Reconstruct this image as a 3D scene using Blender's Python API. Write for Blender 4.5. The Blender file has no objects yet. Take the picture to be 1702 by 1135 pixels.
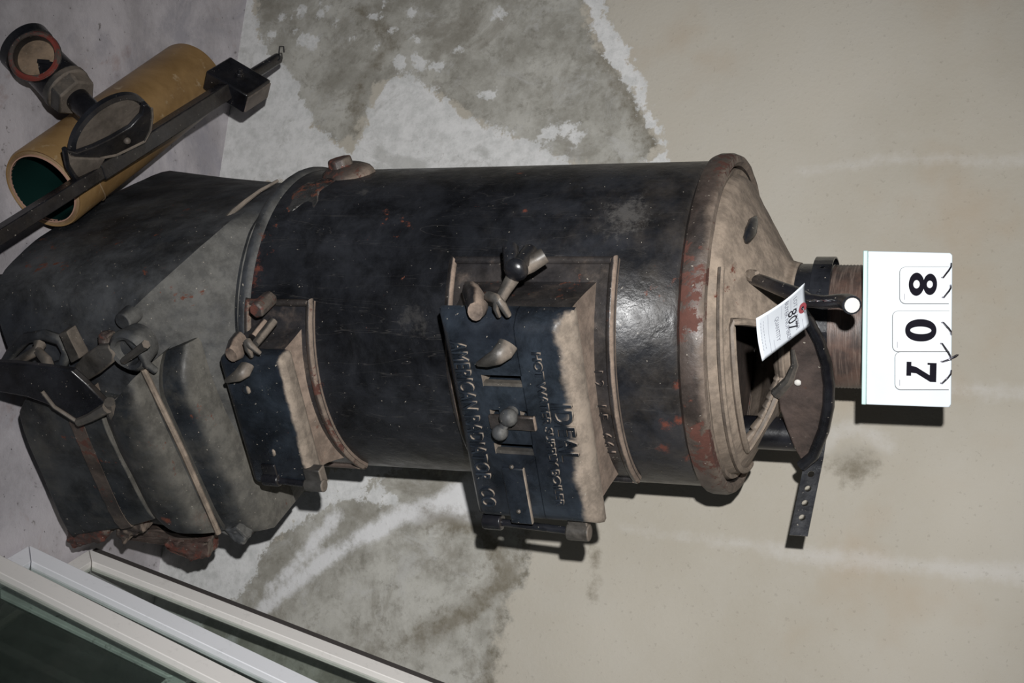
import bpy, bmesh, math, random
import numpy as np
from mathutils import Vector, Matrix
random.seed(7)
PI = math.pi
sc = bpy.context.scene
COL = sc.collection

# ------------------------------------------------------------------ camera
F_PX, CX, CY, HC = 2080.0, 851.0, 567.5, 1.36
_U = np.array([5363., -136., F_PX]); _U /= np.linalg.norm(_U)
_F = np.array([0, 0, -1.]); _Y = _F - _F.dot(_U) * _U; _Y /= np.linalg.norm(_Y)
_X = np.cross(_Y, _U)
RM = np.array([_X, _Y, _U])                       # world = RM @ camera axes
cam = bpy.data.objects.new('camera', bpy.data.cameras.new('camera'))
COL.objects.link(cam)
cam.data.sensor_width = 36.0
cam.data.lens = F_PX / 1702.0 * 36.0
cam.matrix_world = Matrix.Translation((0, 0, HC)) @ Matrix([list(r) for r in RM]).to_4x4()
cam.data.clip_start = 0.05
sc.camera = cam

# ------------------------------------------------------------------ light
w = bpy.data.worlds.new('world'); sc.world = w; w.use_nodes = True
w.node_tree.nodes['Background'].inputs[0].default_value = (0.62, 0.66, 0.72, 1)
w.node_tree.nodes['Background'].inputs[1].default_value = 0.022
fl = bpy.data.lights.new('camera_flash', 'SPOT')  # the camera's own flash, beside the lens
fl.energy = 158; fl.spot_size = math.radians(76); fl.spot_blend = 1.0
fl.shadow_soft_size = 0.012; fl.color = (1.0, 0.992, 0.98)
flo = bpy.data.objects.new('camera_flash', fl); COL.objects.link(flo)
_off = RM @ np.array([0.045, 0.14, 0.02])
_aim = np.array([0.02, 1.75, 0.86])
_fp = np.array([0, 0, HC]) + _off
flo.location = _fp
flo.rotation_euler = Vector(_aim - _fp).to_track_quat('-Z', 'Y').to_euler()
al = bpy.data.lights.new('cellar_window_light', 'AREA')
al.energy = 1.6; al.size = 1.3; al.color = (0.62, 0.78, 1.0)
alo = bpy.data.objects.new('cellar_window_light', al); COL.objects.link(alo)
alo.location = (0.95, -0.5, 2.3)
alo.rotation_euler = (Vector((0, 1.6, 0.9)) - alo.location).to_track_quat('-Z', 'Y').to_euler()
sc.view_settings.view_transform = 'Standard'
sc.view_settings.look = 'None'
sc.view_settings.gamma = 1.0
sc.view_settings.exposure = 0.0
sc.view_settings.use_curve_mapping = False

# ------------------------------------------------------------------ placing
BX, BY, TH = -0.0305, 1.674, math.radians(28.7)   # the boiler's axis and turn
CT, ST = math.cos(TH), math.sin(TH)
def ray(px, py): return RM @ np.array([(px - CX) / F_PX, -(py - CY) / F_PX, -1.0])
def atz(px, py, z):                                # point on the level z
    r = ray(px, py); t = (z - HC) / r[2]; return Vector((r[0]*t, r[1]*t, z))
def atY(px, py, y):                                # point on the upright plane at world Y
    r = ray(px, py); t = y / r[1]; return Vector((r[0]*t, y, HC + r[2]*t))
def toL(p):
    dx, dy = p[0] - BX, p[1] - BY
    return Vector((dx*CT + dy*ST, -dx*ST + dy*CT, p[2]))
def F(px, py, yl):                                 # boiler-local point on its plane y = yl
    r = ray(px, py); n = (-ST, CT); d = n[0]*BX + n[1]*BY + yl
    t = d / (n[0]*r[0] + n[1]*r[1]); return toL((r[0]*t, r[1]*t, HC + r[2]*t))
WN = np.array([0.2095, 0.9778]); WD = 1.8715       # back wall: WN . (x, y) = WD
def onwall(px, py):
    r = ray(px, py); t = WD / (WN @ r[:2]); return Vector((r[0]*t, r[1]*t, HC + r[2]*t))

# ------------------------------------------------------------------ materials
class Mt:
    def __init__(s, name):
        s.m = bpy.data.materials.new(name); s.m.use_nodes = True
        s.nt = s.m.node_tree; s.b = s.nt.nodes['Principled BSDF']; s._co = None
    def n(s, t, **kw):
        nd = s.nt.nodes.new(t)
        for k, v in kw.items(): setattr(nd, k, v)
        return nd
    def put(s, sock, v):
        if isinstance(v, bpy.types.NodeSocket): s.nt.links.new(v, sock)
        elif isinstance(v, (tuple, list)) and len(v) == 3 and sock.type == 'RGBA': sock.default_value = (*v, 1)
        else: sock.default_value = v
    def co(s, kind='Object'):
        if s._co is None: s._co = s.n('ShaderNodeTexCoord')
        return s._co.outputs[kind]
    def scaled(s, v, sc3):
        m = s.n('ShaderNodeMapping'); s.put(m.inputs[0], v); m.inputs['Scale'].default_value = sc3
        return m.outputs[0]
    def noise(s, scale, detail=4, rough=0.55, vec=None, dist=0.0, col=False):
        nd = s.n('ShaderNodeTexNoise'); s.put(nd.inputs['Vector'], vec or s.co())
        nd.inputs['Scale'].default_value = scale; nd.inputs['Detail'].default_value = detail
        nd.inputs['Roughness'].default_value = rough; nd.inputs['Distortion'].default_value = dist
        return nd.outputs['Color' if col else 'Fac']
    def ss(s, v, a, b, lo=0.0, hi=1.0):
        nd = s.n('ShaderNodeMapRange', interpolation_type='SMOOTHSTEP')
        s.put(nd.inputs[0], v); nd.inputs[1].default_value = a; nd.inputs[2].default_value = b
        nd.inputs[3].default_value = lo; nd.inputs[4].default_value = hi
        return nd.outputs[0]
    def ma(s, op, a, b=0.0):
        nd = s.n('ShaderNodeMath', operation=op); s.put(nd.inputs[0], a)
        s.put(nd.inputs[1], b); return nd.outputs[0]
    def mix(s, f, a, b):
        nd = s.n('ShaderNodeMix', data_type='RGBA'); s.put(nd.inputs[0], f)
        s.put(nd.inputs[6], a); s.put(nd.inputs[7], b); return nd.outputs[2]
    def attr(s, name):
        nd = s.n('ShaderNodeAttribute', attribute_name=name); return nd.outputs['Fac']
    def nz(s):
        g = s.n('ShaderNodeNewGeometry'); sp = s.n('ShaderNodeSeparateXYZ')
        s.put(sp.inputs[0], g.outputs['Normal']); return sp.outputs[2]
    def bump(s, h, strength=0.3, dist=0.002):
        nd = s.n('ShaderNodeBump'); s.put(nd.inputs['Height'], h)
        nd.inputs['Strength'].default_value = strength; nd.inputs['Distance'].default_value = dist
        s.put(s.b.inputs['Normal'], nd.outputs[0])
    def out(s, color=None, rough=None, metal=None, spec=None, **kw):
        for k, v in (('Base Color', color), ('Roughness', rough), ('Metallic', metal), ('Specular IOR Level', spec)):
            if v is not None: s.put(s.b.inputs[k], v)
        for k, v in kw.items(): s.put(s.b.inputs[k.replace('_', ' ')], v)
        return s.m

def iron(name, base=(0.010, 0.011, 0.013), base2=(0.022, 0.024, 0.027), rough=(0.28, 0.5), dust=0.55, dust_col=(0.20, 0.165, 0.13),
         rust=0.68, rust_col=(0.17, 0.055, 0.032), bump=0.35, bscale=60, grime=0.0, specks=0.72, spec=0.5, dlo=0.1, dhi=0.75, grime_lo=.45, scratch=0.0, blobs=()):
    t = Mt(name)
    big = t.noise(7, 5, .6); mid = t.noise(26, 6, .65); fine = t.noise(bscale, 5, .6)
    c = t.mix(t.ss(big, .35, .65), base, base2)
    mo = t.ss(t.noise(17, 9, .72, dist=.3), .30, .68, .45, 1.75)
    cm = t.n('ShaderNodeVectorMath', operation='SCALE'); t.put(cm.inputs[0], c); t.put(cm.inputs['Scale'], mo); c = cm.outputs[0]
    if grime:
        c = t.mix(t.ma('MULTIPLY', t.ss(t.noise(11, 8, .7), grime_lo, grime_lo+.25), grime), c, tuple(x*.55 for x in dust_col))
    up = t.ma('ADD', t.nz(), t.ma('MULTIPLY', t.ma('SUBTRACT', mid, .5), 0.9))
    df = t.ma('MULTIPLY', t.ss(up, dlo, dhi), dust)
    dc = t.mix(t.ss(t.noise(38, 8, .75), .36, .64), dust_col, tuple(x*.55 for x in dust_col))
    c = t.mix(df, c, dc)
    rn = t.ma('ADD', t.ma('MULTIPLY', t.noise(9, 6, .7, dist=.6), .65), t.ma('MULTIPLY', t.noise(70, 4, .7), .35))
    rf = t.ss(rn, rust*.83, rust*.83+.05)
    c = t.mix(rf, c, t.mix(fine, rust_col, tuple(x*.35 for x in rust_col)))
    for (bx_, by_, bz_, br_, bc_, bf_) in blobs:
        vd = t.n('ShaderNodeVectorMath', operation='DISTANCE'); t.put(vd.inputs[0], t.co()); vd.inputs[1].default_value = (bx_, by_, bz_)
        dn = t.ma('ADD', vd.outputs['Value'], t.ma('MULTIPLY', t.ma('SUBTRACT', t.noise(60, 8, .8), .5), br_*4.5))
        c = t.mix(t.ss(dn, br_*1.1, br_*.1, 0, bf_*.75), c, bc_)
    sf = t.ss(t.noise(240, 2, .5), specks, specks+.04)
    c = t.mix(sf, c, (.30, .27, .23))
    r = t.ma('MAXIMUM', t.ss(mid, .3, .7, rough[0], rough[1]), t.ma('MAXIMUM', t.ma('MULTIPLY', df, 1.2), t.ma('MULTIPLY', rf, .85)))
    if scratch:
        sn = t.noise(30, 3, .6, vec=t.scaled(t.co(), (1, 1, .12)), dist=1.2)
        c = t.mix(t.ma('MULTIPLY', t.ss(t.ma('ABSOLUTE', t.ma('SUBTRACT', sn, .5)), .006, .0), scratch), c, (.16, .15, .14))
    h = t.ma('ADD', t.ma('MULTIPLY', fine, .5), t.ma('MULTIPLY', mid, 1.0))
    t.bump(h, bump, .004)
    return t.out(c, r, 0.0, spec)

M = {}
RC = (.19, .052, .030); GC = (.10, .095, .09)
SHELL_BLOBS = [(-.200, -.091, .926, .034, GC, .8), (.028, -.217, .984, .009, RC, .9), (.020, -.218, 1.004, .009, RC, .9), (.088, -.201, 1.004, .008, RC, .9), (-.031, -.217, 1.006, .008, RC, .8), (.068, -.208, .975, .010, RC, .7),
               (-.147, -.164, .398, .026, RC, .9), (-.165, -.145, .402, .016, RC, .9), (-.203, -.083, .79, .004, RC, .9), (-.217, -.039, .54, .010, GC, .5), (-.10, -.20, .66, .02, GC, .35)]
M['shell'] = iron('black_enamel_iron', (.006, .0065, .008), (.014, .015, .018), rough=(.26, .44), dust=.22, rust=.745, bump=.30, bscale=95, specks=.74, spec=.25, scratch=.12, blobs=SHELL_BLOBS)
M['door'] = iron('door_iron', (.008, .010, .014), (.017, .022, .029), (.22, .38), dust=.95, dust_col=(.33, .27, .215), rust=.80, bump=.16, bscale=70, dlo=.15, dhi=.55, spec=.4)
M['frame'] = iron('frame_iron', (.012, .012, .014), (.030, .026, .024), (.22, .4), dust=.9, dust_col=(.30, .225, .175), rust=.715, bump=.25, dlo=.0, dhi=.5)
M['base'] = iron('base_iron', (.014, .016, .020), (.040, .042, .045), (.45, .65), dust=.75, dust_col=(.155, .15, .138), rust=.725, bump=.35, grime=.35, bscale=50, spec=.3, dlo=.1, dhi=.75)
ASH_BLOBS = [(.160, -.32, .275, .008, (.22, .06, .03), .9), (.08, -.345, .19, .010, RC, .5), (.02, -.345, .155, .006, RC, .6), (.17, -.30, .33, .02, RC, .35)]
M['ash'] = iron('ash_front_iron', (.009, .011, .014), (.024, .026, .028), (.4, .6), dust=.8, dust_col=(.175, .163, .14), rust=.725, bump=.35, grime=.45, bscale=45, spec=.35, dlo=.15, dhi=1.05, blobs=ASH_BLOBS)
M['rim'] = iron('rim_iron', (.020, .017, .016), (.06, .045, .038), (.4, .6), dust=.9, dust_col=(.24, .185, .145), rust=.64, rust_col=(.12, .045, .032), bump=.5, dlo=.05, dhi=.6)
M['hood'] = iron('hood_iron', (.05, .042, .036), (.11, .085, .066), (.55, .7), dust=.95, dust_col=(.34, .27, .21), rust=.74, bump=.45, bscale=45, grime=.6, dlo=-.2, dhi=.75, specks=.76)
M['soot'] = iron('inner_iron', (.032, .023, .020), (.065, .045, .037), (.6, .8), dust=.4, dust_col=(.13, .095, .075), rust=.73, bump=.4, rust_col=(.12, .05, .035))
M['black'] = iron('black_iron', (.006, .006, .008), (.012, .013, .016), (.2, .36), dust=.16, dust_col=(.2, .165, .13), rust=.8, bump=.15, dlo=.5, dhi=1.0)
M['rust'] = iron('rusted_iron', (.030, .024, .023), (.06, .038, .032), (.5, .7), dust=.5, rust=.60, bump=.6, rust_col=(.15, .05, .035))
M['dusty'] = iron('dusty_iron', (.030, .029, .028), (.065, .058, .05), (.35, .55), dust=.7, dust_col=(.24, .195, .155), rust=.74, bump=.2)

def plain(name, c, rough=.5, **kw):
    t = Mt(name); v = t.noise(30, 4, .6)
    return t.out(t.mix(v, c, tuple(x*.86 for x in c)), rough, **kw)
def pipe_mat():
    t = Mt('threaded_pipe'); c = t.mix(t.ss(t.noise(14, 6, .7), .35, .65), (.045, .035, .032), (.125, .075, .058))
    st = t.noise(30, 4, .6, vec=t.scaled(t.co(), (1, 1, 14)))
    c = t.mix(t.ss(st, .45, .7, 0, .55), c, (.20, .15, .125))
    t.bump(st, .35, .003); return t.out(c, .45, 0, .5)
M['pipe'] = pipe_mat()
M['sign'] = plain('white_plastic', (.66, .72, .76), .5, Specular_IOR_Level=.15)
M['card'] = plain('card_plastic', (.70, .72, .74), .5, Specular_IOR_Level=.15)
M['green'] = plain('pale_green_edge', (.45, .62, .60), .4)
M['ink'] = plain('black_ink', (.010, .009, .014), .9, Specular_IOR_Level=.05)
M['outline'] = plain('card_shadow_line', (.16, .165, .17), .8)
M['chrome'] = plain('ring_wire', (.35, .33, .38), .25, Metallic=1.0)
M['paper'] = plain('tag_paper', (.72, .76, .81), .7, Specular_IOR_Level=.1)
M['red'] = plain('red_ring', (.33, .06, .07), .6)
M['pencil'] = plain('tag_print', (.20, .21, .25), .7)
M['wire'] = plain('tie_wire', (.5, .5, .52), .3, Metallic=1.0)
M['white_end'] = plain('flaked_white', (.62, .60, .56), .6)
def sash_mat(name, c, d):
    t = Mt(name); v = t.ss(t.noise(60, 6, .75), .56, .66)
    return t.out(t.mix(t.ma('MULTIPLY', v, d), t.mix(t.noise(5, 2), c, tuple(x*.9 for x in c)), (.13, .12, .11)), .45)
M['sash'] = sash_mat('sash_white_paint', (.93, .94, .98), .08)
M['sash2'] = sash_mat('sash_cream_paint', (.92, .885, .85), .10)
M['sash_old'] = sash_mat('sash_dirty_paint', (.90, .95, .96), .75)
M['sash_edge'] = plain('sash_edge', (.06, .052, .05), .7)
def glass_mat():
    t = Mt('dusty_window_glass')
    tr = t.n('ShaderNodeBsdfTransparent'); tr.inputs[0].default_value = (.94, .965, .945, 1)
    gl = t.n('ShaderNodeBsdfGlossy'); gl.inputs['Roughness'].default_value = .03; gl.inputs[0].default_value = (.9, .95, .93, 1)
    df = t.n('ShaderNodeBsdfDiffuse'); df.inputs[0].default_value = (.10, .12, .11, 1)
    fr = t.n('ShaderNodeFresnel'); fr.inputs[0].default_value = 1.5
    a = t.n('ShaderNodeMixShader'); t.put(a.inputs[0], t.ss(t.noise(9, 5, .7), .3, .8, .06, .20)); t.put(a.inputs[1], tr.outputs[0]); t.put(a.inputs[2], df.outputs[0])
    b = t.n('ShaderNodeMixShader'); gm = t.n('ShaderNodeNewGeometry'); t.put(b.inputs[0], t.ma('MULTIPLY', t.ma('MULTIPLY', fr.outputs[0], .45), t.ma('SUBTRACT', 1.0, gm.outputs['Backfacing']))); t.put(b.inputs[1], a.outputs[0]); t.put(b.inputs[2], gl.outputs[0])
    t.put(t.nt.nodes['Material Output'].inputs[0], b.outputs[0]); return t.m
M['glass'] = glass_mat()
def roll_mat():
    t = Mt('brown_kraft_roll'); c = t.mix(t.ss(t.noise(12, 6, .65, vec=t.scaled(t.co(), (1, 1, .35))), .35, .68), (.30, .185, .078), (.19, .11, .042))
    c = t.mix(t.ss(t.noise(35, 5, .7), .60, .72, 0, .5), c, (.48, .38, .25))
    t.bump(t.noise(30, 4, .6), .15, .003); return t.out(c, .42, 0, .5)
M['roll'] = roll_mat()
def edge_mat():
    t = Mt('roll_end'); v = t.noise(90, 3, .6); return t.out(t.mix(v, (.40, .28, .16), (.24, .15, .08)), .7)
M['roll_end'] = edge_mat()
M['green_lining'] = plain('dark_green_lining', (.006, .024, .021), .3)
M['core'] = plain('pink_core_edge', (.50, .30, .22), .7)
M['disc'] = iron('diaphragm_face', (.11, .09, .08), (.17, .145, .12), (.5, .65), dust=.4, rust=.8, bump=.1, specks=.75)

# ------------------------------------------------------------------ mesh tools
def on_cyl0(phi, z, R): a = math.radians(phi); return Vector((R*math.sin(a), -R*math.cos(a), z))
class MB:
    def __init__(s): s.b = bmesh.new()
    def quadgrid(s, rows, closed_u=False, cap0=False, cap1=False):
        b = s.b; vr = [[b.verts.new(p) for p in r] for r in rows]
        for i in range(len(vr)-1):
            n = len(vr[i])
            for j in range(n if closed_u else n-1):
                k = (j+1) % n
                try: b.faces.new((vr[i][j], vr[i][k], vr[i+1][k], vr[i+1][j]))
                except ValueError: pass
        if cap0: b.faces.new(vr[0][::-1])
        if cap1: b.faces.new(vr[-1])
        return s
    def lathe(s, prof, n=64, c=(0, 0, 0), cap0=False, cap1=False):
        rows = [[(c[0]+r*math.cos(2*PI*k/n), c[1]+r*math.sin(2*PI*k/n), c[2]+z) for k in range(n)] for r, z in prof]
        return s.quadgrid(rows, True, cap0, cap1)
    def cyl(s, p, q, r, r2=None, n=20, cap=True):
        p, q = Vector(p), Vector(q); d = (q-p).normalized(); a = d.orthogonal().normalized(); e = d.cross(a); r2 = r if r2 is None else r2
        rows = [[c + (a*math.cos(2*PI*k/n) + e*math.sin(2*PI*k/n))*rr for k in range(n)] for c, rr in ((p, r), (q, r2))]
        return s.quadgrid(rows, True, cap, cap)
    def tube(s, pts, r, n=10, closed=False):
        pts = [Vector(p) for p in pts]; rows = []; a = None; m = len(pts)
        for i, p in enumerate(pts):
            if closed: t = (pts[(i+1) % m] - pts[i-1]).normalized()
            else: t = (pts[min(i+1, m-1)] - pts[max(i-1, 0)]).normalized()
            a = (a - t*a.dot(t)).normalized() if a is not None else t.orthogonal().normalized()
            e = t.cross(a); rr = r[i] if isinstance(r, (list, tuple)) else r
            rows.append([p + (a*math.cos(2*PI*k/n) + e*math.sin(2*PI*k/n))*rr for k in range(n)])
        if closed: rows.append(rows[0]); return s.quadgrid(rows, True)
        return s.quadgrid(rows, True, True, True)
    def box(s, c, size, R=None):
        R = R or Matrix.Identity(3); v = []
        for k in range(8):
            q = Vector(((k & 1)-.5, ((k >> 1) & 1)-.5, ((k >> 2) & 1)-.5)); q = Vector((q.x*size[0], q.y*size[1], q.z*size[2]))
            v.append(s.b.verts.new(Vector(c) + R @ q))
        for f in ((0, 2, 3, 1), (4, 5, 7, 6), (0, 1, 5, 4), (2, 6, 7, 3), (0, 4, 6, 2), (1, 3, 7, 5)): s.b.faces.new([v[i] for i in f])
        return s
    def slab(s, front, d):                           # closed polygon pushed back by the vector d
        d = Vector(d); a = [s.b.verts.new(p) for p in front]; e = [s.b.verts.new(Vector(p)+d) for p in front]; n = len(a)
        s.b.faces.new(a); s.b.faces.new(e[::-1])
        for i in range(n): s.b.faces.new((a[i], e[i], e[(i+1) % n], a[(i+1) % n]))
        return s
    def ball(s, c, r, n=14, sx=(1, 1, 1)):
        rows = []
        for i in range(1, n//2+1):
            t = PI*i/(n//2+1); rows.append([(c[0]+r*sx[0]*math.sin(t)*math.cos(2*PI*k/n), c[1]+r*sx[1]*math.sin(t)*math.sin(2*PI*k/n), c[2]+r*sx[2]*math.cos(t)) for k in range(n)])
        return s.quadgrid(rows, True, True, True)
    def xf(s, Mx): bmesh.ops.transform(s.b, matrix=Mx, verts=s.b.verts); return s
    def obj(s, name, mat, parent=None, bevel=0, seg=2, ang=40, sub=0, solid=0, disp=0, dscale=.03, label=None, dice=0):
        b = s.b; bmesh.ops.recalc_face_normals(b, faces=b.faces)
        for f in b.faces: f.smooth = True
        for e in b.edges:
            if len(e.link_faces) == 2 and e.calc_face_angle(0) > math.radians(ang): e.smooth = False
        me = bpy.data.meshes.new(name); b.to_mesh(me); b.free()
        me.materials.append(M[mat] if isinstance(mat, str) else mat)
        o = bpy.data.objects.new(name, me); COL.objects.link(o)
        if parent: o.parent = parent
        if solid: m = o.modifiers.new('solid', 'SOLIDIFY'); m.thickness = solid; m.offset = -1
        if bevel:
            m = o.modifiers.new('bevel', 'BEVEL'); m.width = bevel; m.segments = seg; m.limit_method = 'ANGLE'; m.angle_limit = math.radians(32); m.harden_normals = False
            for p in me.polygons: p.use_smooth = True
        if sub: m = o.modifiers.new('sub', 'SUBSURF'); m.levels = m.render_levels = sub
        if dice: m = o.modifiers.new('dice', 'SUBSURF'); m.subdivision_type = 'SIMPLE'; m.levels = m.render_levels = dice
        if disp:
            tx = bpy.data.textures.new(name, 'CLOUDS'); tx.noise_scale = dscale; tx.noise_depth = 3
            m = o.modifiers.new('lumps', 'DISPLACE'); m.texture = tx; m.strength = disp; m.mid_level = .5; m.texture_coords = 'LOCAL'
        if label: o['label'] = label
        return o
def empty(name, loc=(0, 0, 0), rz=0.0, label=None, cat=None, group=None):
    o = bpy.data.objects.new(name, None); COL.objects.link(o); o.location = loc; o.rotation_euler = (0, 0, rz); o.empty_display_size = .05
    if label: o['label'] = label
    if cat: o['category'] = cat
    if group: o['group'] = group
    return o
def text(name, body, size, Mx, mat, parent, ext=.001, bev=.0004, sx=1.0, space=1.0, align='CENTER', label=None, off=0.0):
    cu = bpy.data.curves.new(name, 'FONT'); cu.body = body; cu.size = size; cu.extrude = ext; cu.bevel_depth = bev
    cu.align_x = align; cu.align_y = 'CENTER'; cu.space_character = space; cu.offset = off; cu.resolution_u = 3
    return curve_mesh(name, cu, mat, parent, Mx @ Matrix.Diagonal((sx, 1, 1, 1)), label)
def curve_mesh(name, cu, mat, parent, Mx, label=None):
    tmp = bpy.data.objects.new('tmp', cu); COL.objects.link(tmp)
    bpy.context.view_layer.update(); dg = bpy.context.evaluated_depsgraph_get()
    me = bpy.data.meshes.new_from_object(tmp.evaluated_get(dg)); bpy.data.objects.remove(tmp); bpy.data.curves.remove(cu)
    me.name = name; me.materials.clear(); me.materials.append(M[mat]); o = bpy.data.objects.new(name, me); COL.objects.link(o); o.parent = parent
    o.matrix_local = Mx
    if label: o['label'] = label
    return o

# ------------------------------------------------------------------ the cellar's shell
def poly_sd(P, V):                                   # signed distance, positive inside
    P = np.array(P); n = len(P); d = np.full(len(V), 1e9); ins = np.zeros(len(V), bool)
    for i in range(n):
        a, b = P[i], P[(i+1) % n]; e = b-a; w_ = V-a
        t = np.clip((w_@e)/(e@e+1e-12), 0, 1); q = w_-t[:, None]*e; d = np.minimum(d, np.hypot(q[:, 0], q[:, 1]))
        c1 = (a[1] > V[:, 1]) != (b[1] > V[:, 1])
        with np.errstate(divide='ignore', invalid='ignore'):
            xx = (b[0]-a[0])*(V[:, 1]-a[1])/(b[1]-a[1]+1e-15)+a[0]
        ins ^= c1 & (V[:, 0] < xx)
    return np.where(ins, d, -d)
def line_sd(P, V, r0, r1):                           # stroke of varying half width
    d = np.full(len(V), -1e9); P = np.array(P)
    for i in range(len(P)-1):
        a, b = P[i], P[i+1]; e = b-a; w_ = V-a; t = np.clip((w_@e)/(e@e+1e-12), 0, 1); q = w_-t[:, None]*e
        k = (i+t)/(len(P)-1); d = np.maximum(d, (r0+(r1-r0)*k)-np.hypot(q[:, 0], q[:, 1]))
    return d
WT = np.array([WN[1], -WN[0]])                       # along the wall, to the right
def wuv(px, py): p = onwall(px, py); return (p.x*WT[0]+p.y*WT[1], p.z)
U0, U1, V0, V1, ST_ = -2.05, 0.74, 0.0, 2.3, 0.0085
us = np.arange(U0, U1+ST_/2, ST_); vs = np.arange(V0, V1+ST_/2, ST_)
uu, vv = np.meshgrid(us, vs); UV = np.stack([uu.ravel(), vv.ravel()], 1)
P0 = WN*WD
verts = [(P0[0]+WT[0]*u, P0[1]+WT[1]*u, v) for u, v in UV]
nu, nv = len(us), len(vs)
faces = [(j*nu+i, j*nu+i+1, (j+1)*nu+i+1, (j+1)*nu+i) for j in range(nv-1) for i in range(nu-1)]
me = bpy.data.meshes.new('wall_back'); me.from_pydata(verts, [], faces)
def pp(l): return [wuv(*p) for p in l]
white_more = [[(380, -60), (420, -60), (430, 60), (455, 110), (440, 300), (330, 310)], [(215, 1180), (225, 940), (270, 900), (330, 900), (400, 985), (330, 1050), (300, 1180)]]
damp = np.maximum.reduce([
    poly_sd(pp([(418, -60), (428, 60), (445, 120), (500, 190), (560, 245), (590, 232), (625, 150), (660, 128), (720, 150), (765, 185), (830, 215), (900, 252), (960, 276), (1000, 300),
                (1092, 262), (1100, 238), (1072, 190), (1050, 140), (1012, 95), (985, 50), (962, -60)]), UV),
    poly_sd(pp([(330, 930), (470, 870), (550, 800), (580, 760), (860, 800), (880, 900), (858, 960), (828, 1040), (812, 1180), (240, 1180), (260, 1010), (300, 940)]), UV)])
white = np.maximum.reduce([poly_sd(pp(q), UV) for q in white_more]+[
    poly_sd(pp([(600, 300), (585, 255), (605, 215), (632, 140), (665, 125), (735, 160), (800, 205), (880, 240), (960, 278), (1000, 300)]), UV),
    poly_sd(pp([(455, 90), (500, 165), (520, 210), (560, 235), (600, 260), (640, 300), (420, 300), (405, 160), (415, 100)]), UV),
    poly_sd(pp([(970, -60), (1015, 50), (1060, 120), (1085, 180), (1112, 240), (1108, 290), (1030, 290), (1085, 262), (1092, 238), (1066, 190), (1044, 140), (1006, 95), (980, 50), (955, -60)]), UV),
    poly_sd(pp([(905, 205), (945, 196), (972, 222), (958, 238), (930, 222), (915, 236), (893, 230)]), UV),
    poly_sd(pp([(222, 950), (270, 905), (330, 900), (420, 850), (555, 800), (560, 830), (500, 870), (455, 905), (425, 950), (405, 985), (360, 1020), (250, 1020)]), UV),
    poly_sd(pp([(545, 780), (560, 830), (600, 838), (655, 835), (645, 822), (600, 812), (620, 790), (700, 770)]), UV),
    line_sd(pp([(590, 815), (640, 825), (655, 830)]), UV, .008, .004)])
streak = np.maximum.reduce([
    line_sd(pp([(330, 1120), (420, 1025), (500, 958), (575, 908), (660, 858), (740, 838), (790, 848)]), UV, .006, .016),
    line_sd(pp([(700, 850), (780, 815), (860, 790)]), UV, .010, .018),
    line_sd(pp([(560, 860), (500, 930), (450, 975)]), UV, .010, .006)])
for (x, y, r) in ((815, 155, 13), (665, 106, 11), (690, 65, 7), (763, 83, 7), (685, 22, 9), (828, 22, 8), (584, 66, 6), (626, 78, 6), (735, 110, 6), (866, 70, 5), (920, 32, 6), (535, 22, 7), (620, 25, 15), (655, 50, 9), (500, 20, 9), (600, 120, 6),
                  (560, 40, 5), (695, 98, 8), (1005, 85, 9), (978, 60, 5), (520, 68, 6), (800, 155, 8), (722, 108, 5), (455, 60, 10), (500, 62, 12), (470, 30, 6), (640, 12, 10), (702, 105, 5), (845, 80, 3), (610, 72, 4)):
    cu_, cv_ = wuv(x, y); white = np.maximum(white, r/1150. - np.hypot(UV[:, 0]-cu_, UV[:, 1]-cv_))
dark = np.maximum.reduce([
    line_sd(pp([(970, -40), (1010, 110), (1062, 190), (1092, 245), (1085, 262)]), UV, .018, .012),
    line_sd(pp([(880, 830), (872, 900), (845, 970), (826, 1040), (812, 1160)]), UV, .006, .008),
    line_sd(pp([(985, 895), (990, 935), (985, 985)]), UV, .010, .003),
    line_sd(pp([(700, 850), (800, 880), (850, 950), (790, 1010), (700, 1060)]), UV, .012, .02),
    poly_sd(pp([(1375, 760), (1470, 765), (1475, 785), (1440, 800), (1400, 802), (1378, 785)]), UV)-.004,
    line_sd(pp([(600, 20), (660, 60), (600, 130), (590, 215)]), UV, .012, .012)])
spot = poly_sd(pp([(1372, 748), (1400, 738), (1450, 742), (1474, 760), (1468, 782), (1440, 800), (1405, 802), (1378, 785)]), UV)
ring = np.maximum(line_sd(pp([(1375, 745), (1385, 722), (1415, 712), (1450, 720), (1472, 740)]), UV, .009, .010),
                  line_sd(pp([(1040, 880), (1200, 900), (1400, 930), (1700, 955)]), UV, .004, .014))
ring = np.maximum(ring, line_sd(pp([(1330, 285), (1500, 262), (1720, 268)]), UV, .002, .01))
ring = np.maximum(ring, line_sd(pp([(1480, 640), (1720, 655)]), UV, .003, .012))
for nm, arr in (('damp', damp), ('white', white), ('dark', dark), ('streak', streak), ('spot', spot), ('ring', ring)):
    a = me.attributes.new(nm, 'FLOAT', 'POINT'); a.data.foreach_set('value', np.clip(arr, -.2, .2).astype(np.float32))
wall = bpy.data.objects.new('wall_back', me); COL.objects.link(wall); wall['kind'] = 'structure'
t = Mt('stained_plaster')
n1 = t.noise(9, 8, .7); n2 = t.noise(45, 6, .72); n3 = t.noise(150, 3, .6); n4 = t.noise(2.2, 3, .5)
jit = t.ma('ADD', t.ma('MULTIPLY', t.ma('SUBTRACT', n1, .5), .10), t.ma('MULTIPLY', t.ma('SUBTRACT', n2, .5), .085))
def edge(a, wdt=.004, amp=1.0, base=0.0):
    return t.ss(t.ma('ADD', t.attr(a), t.ma('MULTIPLY', jit, amp)), base-wdt, base+wdt)
c = t.mix(t.ss(n4, .35, .65), (.43, .40, .345), (.375, .345, .29))
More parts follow.
